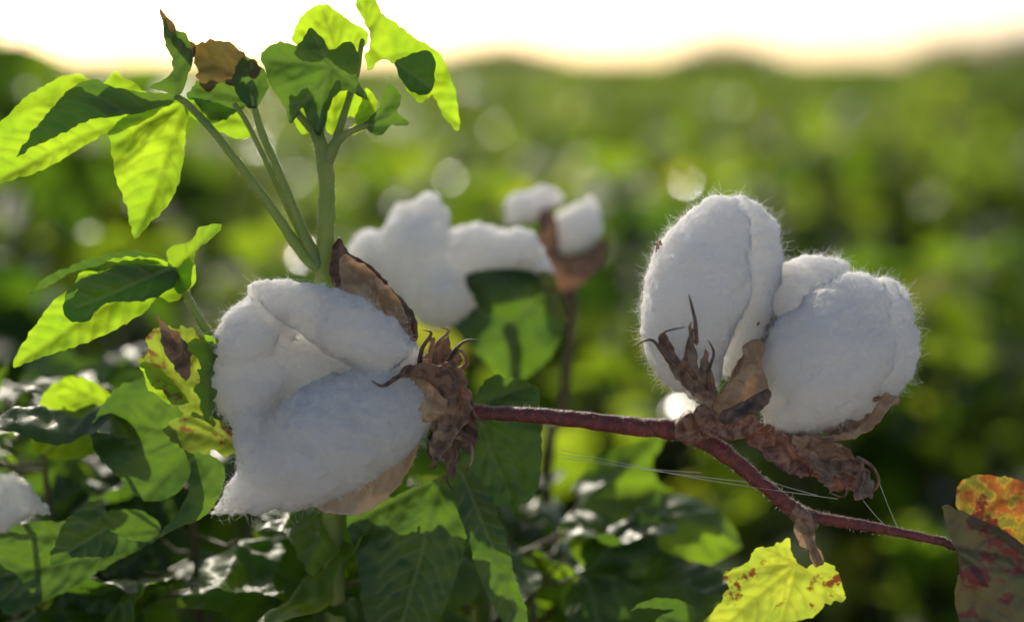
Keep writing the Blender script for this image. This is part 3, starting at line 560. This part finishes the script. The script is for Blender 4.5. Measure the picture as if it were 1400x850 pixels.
# ------------------------------------------------------------ COTTON FIELD
def lowleaf(flat=False):
    j = lambda s: random.uniform(-s, s)
    half = [(.25, -.12), (.55, .02), (.78+j(.08), .42+j(.1)), (.42, .5), (.32, .8)]
    if flat: half = [(.3, -.05), (.5, .2), (.55, .5), (.42, .8), (.2, 1.0)]
    pts = [(0, 0)]+[(x, y) for x, y in half]+[(j(.06), 1.18)]+[(-x, y) for x, y in reversed(half)]
    c = (0, .4)
    V = [c]+pts
    fold = random.uniform(.1, .45); dr = random.uniform(.1, .5)
    if flat: fold = 0; dr = .04
    V3 = [(x, y, fold*abs(x)-dr*y*y*.5+(0 if flat else j(.03))) for x, y in V]
    n = len(pts); Fc = [(0, 1+i, 1+(i+1) % n) for i in range(n)]
    return V3, Fc
fieldmats = [M['leaf_field'], M['stem_brown'], M['cotton_far'], M['glint']]
def field_plant(name, nleaf, H, nboll):
    V, Fc, mi, tint = [], [], [], []
    def addtube(a, b, r0, r1, m):
        a = Vector(a); b = Vector(b); d = (b-a).normalized(); n = d.orthogonal().normalized(); bn = d.cross(n); s = len(V)
        for c, rr in ((a, r0), (b, r1)):
            for q in range(5):
                an = q*2*math.pi/5; V.append(tuple(c+(n*math.cos(an)+bn*math.sin(an))*rr)); tint.append(0)
        for q in range(5): Fc.append((s+q, s+(q+1) % 5, s+5+(q+1) % 5, s+5+q)); mi.append(m)
    prev = Vector((0, 0, 0))
    for i in range(5):
        nx = Vector((random.uniform(-.02, .02), random.uniform(-.02, .02), H*(i+1)/5)); addtube(prev, nx, .008-.001*i, .007-.001*i, 1); prev = nx
    def addleaf(pos, az, tilt, sc, tt, mt=0):
        V3, F3 = lowleaf(mt == 3); s = len(V)
        m = Matrix.Rotation(az, 3, 'Z') @ Matrix.Rotation(tilt, 3, 'X') @ Matrix.Rotation(random.uniform(-.5, .5), 3, 'Y')
        for v in V3: V.append(tuple(Vector(pos)+(m @ Vector(v))*sc)); tint.append(tt)
        for f in F3: Fc.append(tuple(s+k for k in f)); mi.append(mt)
    for i in range(nleaf):
        h = H*(.18+.85*random.random()**.75); az = random.uniform(0, 2*math.pi)
        r = (.05+.24*random.random())*(1.15-.75*max(0, h/H-.35))
        pos = Vector((-math.sin(az)*r, math.cos(az)*r, h+random.uniform(-.02, .05)))
        a = Vector((0, 0, h-random.uniform(.03, .1))); 
        if random.random() < .6: addtube(a, pos, .003, .0018, 1)
        t = random.random(); tt = .05+.25*t if t < .8 else random.uniform(.5, 1)
        addleaf(pos, az+random.uniform(-.9, .9), random.uniform(-1.3, .3), random.uniform(.04, .085), tt)
        for _ in range(2):
            if random.random() < .6: addleaf(pos+Vector((random.uniform(-.02, .02), random.uniform(-.02, .02), .02)), az, random.uniform(-.5, .5), random.uniform(.008, .016), 0, 3)  # added flat leaflets, there only to catch the sun as glints
    for b in range(nboll):
        az = random.uniform(0, 2*math.pi); r = random.uniform(.08, .2); c = Vector((-math.sin(az)*r, math.cos(az)*r, H*random.uniform(.35, .6)))
        addtube((0, 0, c.z-.06), c, .004, .003, 1)
        for q in range(4):
            off = Vector((math.cos(q*1.57), math.sin(q*1.57), .4))*.014; s = len(V); R = .017
            for iv in range(7):
                for iu in range(10):
                    th = math.pi*(iv+.02)/6.05; p = 2*math.pi*iu/10
                    dd = Vector((math.sin(th)*math.cos(p), math.sin(th)*math.sin(p), math.cos(th)*1.2))
                    V.append(tuple(c+off+dd*R*(1+.2*noise.noise(dd*2+c*30)))); tint.append(0)
            for iv in range(6):
                for iu in range(10):
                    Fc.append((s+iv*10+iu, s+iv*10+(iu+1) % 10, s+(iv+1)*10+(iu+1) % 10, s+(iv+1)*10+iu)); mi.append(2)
    me = bpy.data.meshes.new(name); me.from_pydata(V, [], Fc)
    for m in fieldmats: me.materials.append(m)
    me.polygons.foreach_set('material_index', mi); me.polygons.foreach_set('use_smooth', [True]*len(Fc))
    at = me.attributes.new('tint', 'FLOAT', 'POINT'); at.data.foreach_set('value', tint)
    me.update(); return bpy.data.objects.new(name, me)
field = empty('cotton_field')
def canopy_h(x, y):
    return 1+.12*noise.noise(Vector((x*.35, y*.25, 3)))+.08*noise.noise(Vector((x*1.3, y*1.1, 8)))
spots = []
def scatter(y0, y1, dens, sc):
    area = (.45*(y0+y1)+3)*(y1-y0)
    for _ in range(int(area*dens)):
        yy = math.sqrt(random.uniform(y0*y0, y1*y1)); hw = .45*yy+1.5
        spots.append((random.uniform(-hw, hw), yy, sc))
scatter(1.25, 7, 9, .92); scatter(7, 26, 5, .98); scatter(26, 95, 1.3, 1.25)
for xx, yy, s in [(-.75, 1.05, 1.05), (-.55, 1.3, 1.12), (-.2, 1.35, 1.05), (-.95, 1.45, 1.18), (-.6, 1.7, 1.16), (-1.1, 1.5, 1.2), (-1.9, 2.6, 1.28), (-1.2, 2.4, 1.22), (-2.6, 3.4, 1.3), (-1.7, 4.0, 1.22), (-.35, 1.2, .9), (.9, 1.4, .9), (.1, 1.15, .86), (.5, 1.2, .78), (.3, 1.5, .95)]:
    spots.append((xx, yy, s))
NP = 6
for k in range(NP):
    V, Fc = [], []
    for i, (x, y, sc) in enumerate(spots):
        if i % NP != k: continue
        h = sc*canopy_h(x, y)*random.uniform(.84, 1.1)
        if sc > 1.2 and y > 20: h = min(h, 1.35)
        a = random.uniform(0, 2*math.pi); s = len(V)
        for q in range(4):
            an = a+q*math.pi/2; V.append((x+math.cos(an)*h*.7071, y+math.sin(an)*h*.7071, 0))
        Fc.append((s, s+1, s+2, s+3))
    me = bpy.data.meshes.new('row_layout'); me.from_pydata(V, [], Fc); me.update()
    inst = bpy.data.objects.new('plant_rows_%d' % k, me); link(inst, field)
    inst.instance_type = 'FACES'; inst.use_instance_faces_scale = True; inst.show_instancer_for_render = False
    p = field_plant('field_plant_%d' % k, 120, .88, 1 if k == 0 else 0); link(p, inst)

cm, nt, nd, lk = newmat('canopy'); out = N(nt, 'ShaderNodeOutputMaterial'); pb = N(nt, 'ShaderNodeBsdfPrincipled')
c = ramp(nt, noise_tex(nt, 1.2, 6, .7), [(.35, (.03, .05, .01)), (.65, (.10, .14, .025))]); lk.new(c, pb.inputs['Base Color']); pb.inputs['Roughness'].default_value = .9; pb.inputs['Specular IOR Level'].default_value = .1
lk.new(pb.outputs[0], out.inputs[0])
ys = np.concatenate([np.linspace(70, 200, 110), np.linspace(205, 900, 60)]); us = np.linspace(-1, 1, 160)
V = []; 
for y in ys:
    for u in us:
        x = u*(y*.75+20); V.append((x, y, .8+.22*noise.noise(Vector((x*.6, y*.6, 0)))+.25*noise.noise(Vector((x*.12, y*.12, 5)))))
nu_, nv_ = len(us), len(ys)
Fc = [(i*nu_+j, i*nu_+j+1, (i+1)*nu_+j+1, (i+1)*nu_+j) for i in range(nv_-1) for j in range(nu_-1)]
mesh_obj('canopy_far', V, Fc, cm, field)

def soil_mat(name, c1, c2):
    gm, nt, nd, lk = newmat(name); out = N(nt, 'ShaderNodeOutputMaterial'); pb = N(nt, 'ShaderNodeBsdfPrincipled')
    c = ramp(nt, noise_tex(nt, 6, 6, .7), [(.3, c1), (.7, c2)]); lk.new(c, pb.inputs['Base Color']); pb.inputs['Roughness'].default_value = .95
    bp = N(nt, 'ShaderNodeBump'); bp.inputs['Distance'].default_value = .03; lk.new(noise_tex(nt, 14, 6, .7), bp.inputs['Height']); lk.new(bp.outputs[0], pb.inputs['Normal'])
    lk.new(pb.outputs[0], out.inputs[0]); return gm
mesh_obj('ground', [(-2500, -2500, 0), (2500, -2500, 0), (2500, 2500, 0), (-2500, 2500, 0)], [(0, 1, 2, 3)], soil_mat('soil', (.05, .033, .02), (.14, .095, .06)))
# added pale sheet, unseen behind the camera, bouncing warm sunlight onto the bolls
V, Fc = [], []
nx, ny = 120, 40
for j in range(ny):
    for i in range(nx):
        x = -30+60*i/(nx-1); y = -13+13.3*j/(ny-1)
        e = math.sin(math.pi*j/(ny-1)); V.append((x, y+.12*noise.noise(Vector((x, y, 1)))*(1-e), .004+.05*e+.015*noise.noise(Vector((x*1.5, y*1.5, 0)))*e))
Fc = [(j*nx+i, j*nx+i+1, (j+1)*nx+i+1, (j+1)*nx+i) for j in range(ny-1) for i in range(nx-1)]
mesh_obj('fill_bounce_sheet', V, Fc, soil_mat('fill_bounce_pale', (.55, .44, .32), (.72, .61, .47)))

tm = leaf_mat('tree_foliage', (.022, .035, .010), (.035, .055, .014), (.10, .14, .02), .3, nscale=.5, field=True, spec=.1)
V, Fc = [], []
random.seed(21)
def clump(cx, cy, w, h, n):
    for _ in range(n):
        while True:
            a, b, c_ = random.uniform(-1, 1), random.uniform(-1, 1), random.uniform(0, 1)
            if a*a+b*b+c_*c_ < 1: break
        p = Vector((cx+a*w, cy+b*w*.5, .3+c_*h)); s = random.uniform(.25, .6)
        d1 = Vector((random.gauss(0, 1), random.gauss(0, 1), random.gauss(0, 1))).normalized(); d2 = d1.orthogonal().normalized()
        k = len(V); V.extend([p+d1*s, p+d2*s*.6, p-d1*s, p-d2*s*.6]); Fc.append((k, k+1, k+2, k+3))
X = lambda px, dist: (px-700)/1400*.72*dist
for px, hh, w in [(985, 5.2, 9), (960, 3.6, 8), (1020, 3.8, 8), (1330, 5.5, 10), (1370, 6.4, 9), (1290, 4.6, 8), (1410, 6, 9), (1450, 6.5, 9), (690, 4.6, 7), (660, 4.2, 7), (720, 3.6, 8), (630, 3.4, 8)]:
    clump(X(px, 220), 220+random.uniform(-6, 6), w, hh, 700)
for i in range(60):
    clump(X(-400+i*36, 260), 260+random.uniform(-10, 10), random.uniform(6, 10), random.uniform(1.6, 2.8), 150)
mesh_obj('distant_trees', V, Fc, tm)

# ------------------------------------------------------------ LIGHT
EL = math.radians(28); AZ = math.radians(-14)   # azimuth from +Y, negative = left
sd = Vector((math.sin(AZ)*math.cos(EL), math.cos(AZ)*math.cos(EL), math.sin(EL)))
w = bpy.data.worlds.new('World'); scene.world = w; w.use_nodes = True
nt = w.node_tree; nt.nodes.clear()
sk = nt.nodes.new('ShaderNodeTexSky'); sk.sky_type = 'NISHITA'; sk.sun_disc = False
sk.sun_elevation = EL; sk.sun_rotation = AZ; sk.dust_density = 1.5; sk.air_density = .8; sk.ozone_density = .2
bg = nt.nodes.new('ShaderNodeBackground'); bg.inputs[1].default_value = .15
wo = nt.nodes.new('ShaderNodeOutputWorld'); nt.links.new(sk.outputs[0], bg.inputs[0]); nt.links.new(bg.outputs[0], wo.inputs[0])
ld = bpy.data.lights.new('sun', 'SUN'); ld.energy = 5; ld.angle = math.radians(.5); ld.color = (1, .92, .76)
lo = bpy.data.objects.new('sun', ld); lo.rotation_euler = (-sd).to_track_quat('-Z', 'Y').to_euler(); lo.location = (0, 3, 6); link(lo)

cd = bpy.data.cameras.new('camera'); co = bpy.data.objects.new('camera', cd); link(co)
co.location = CAM; co.rotation_euler = (math.pi/2-PITCH, 0, 0)
cd.lens = 50; cd.sensor_width = 36; cd.clip_start = .01; cd.clip_end = 6000
cd.dof.use_dof = True; cd.dof.focus_distance = .528; cd.dof.aperture_fstop = 2.8
scene.camera = co
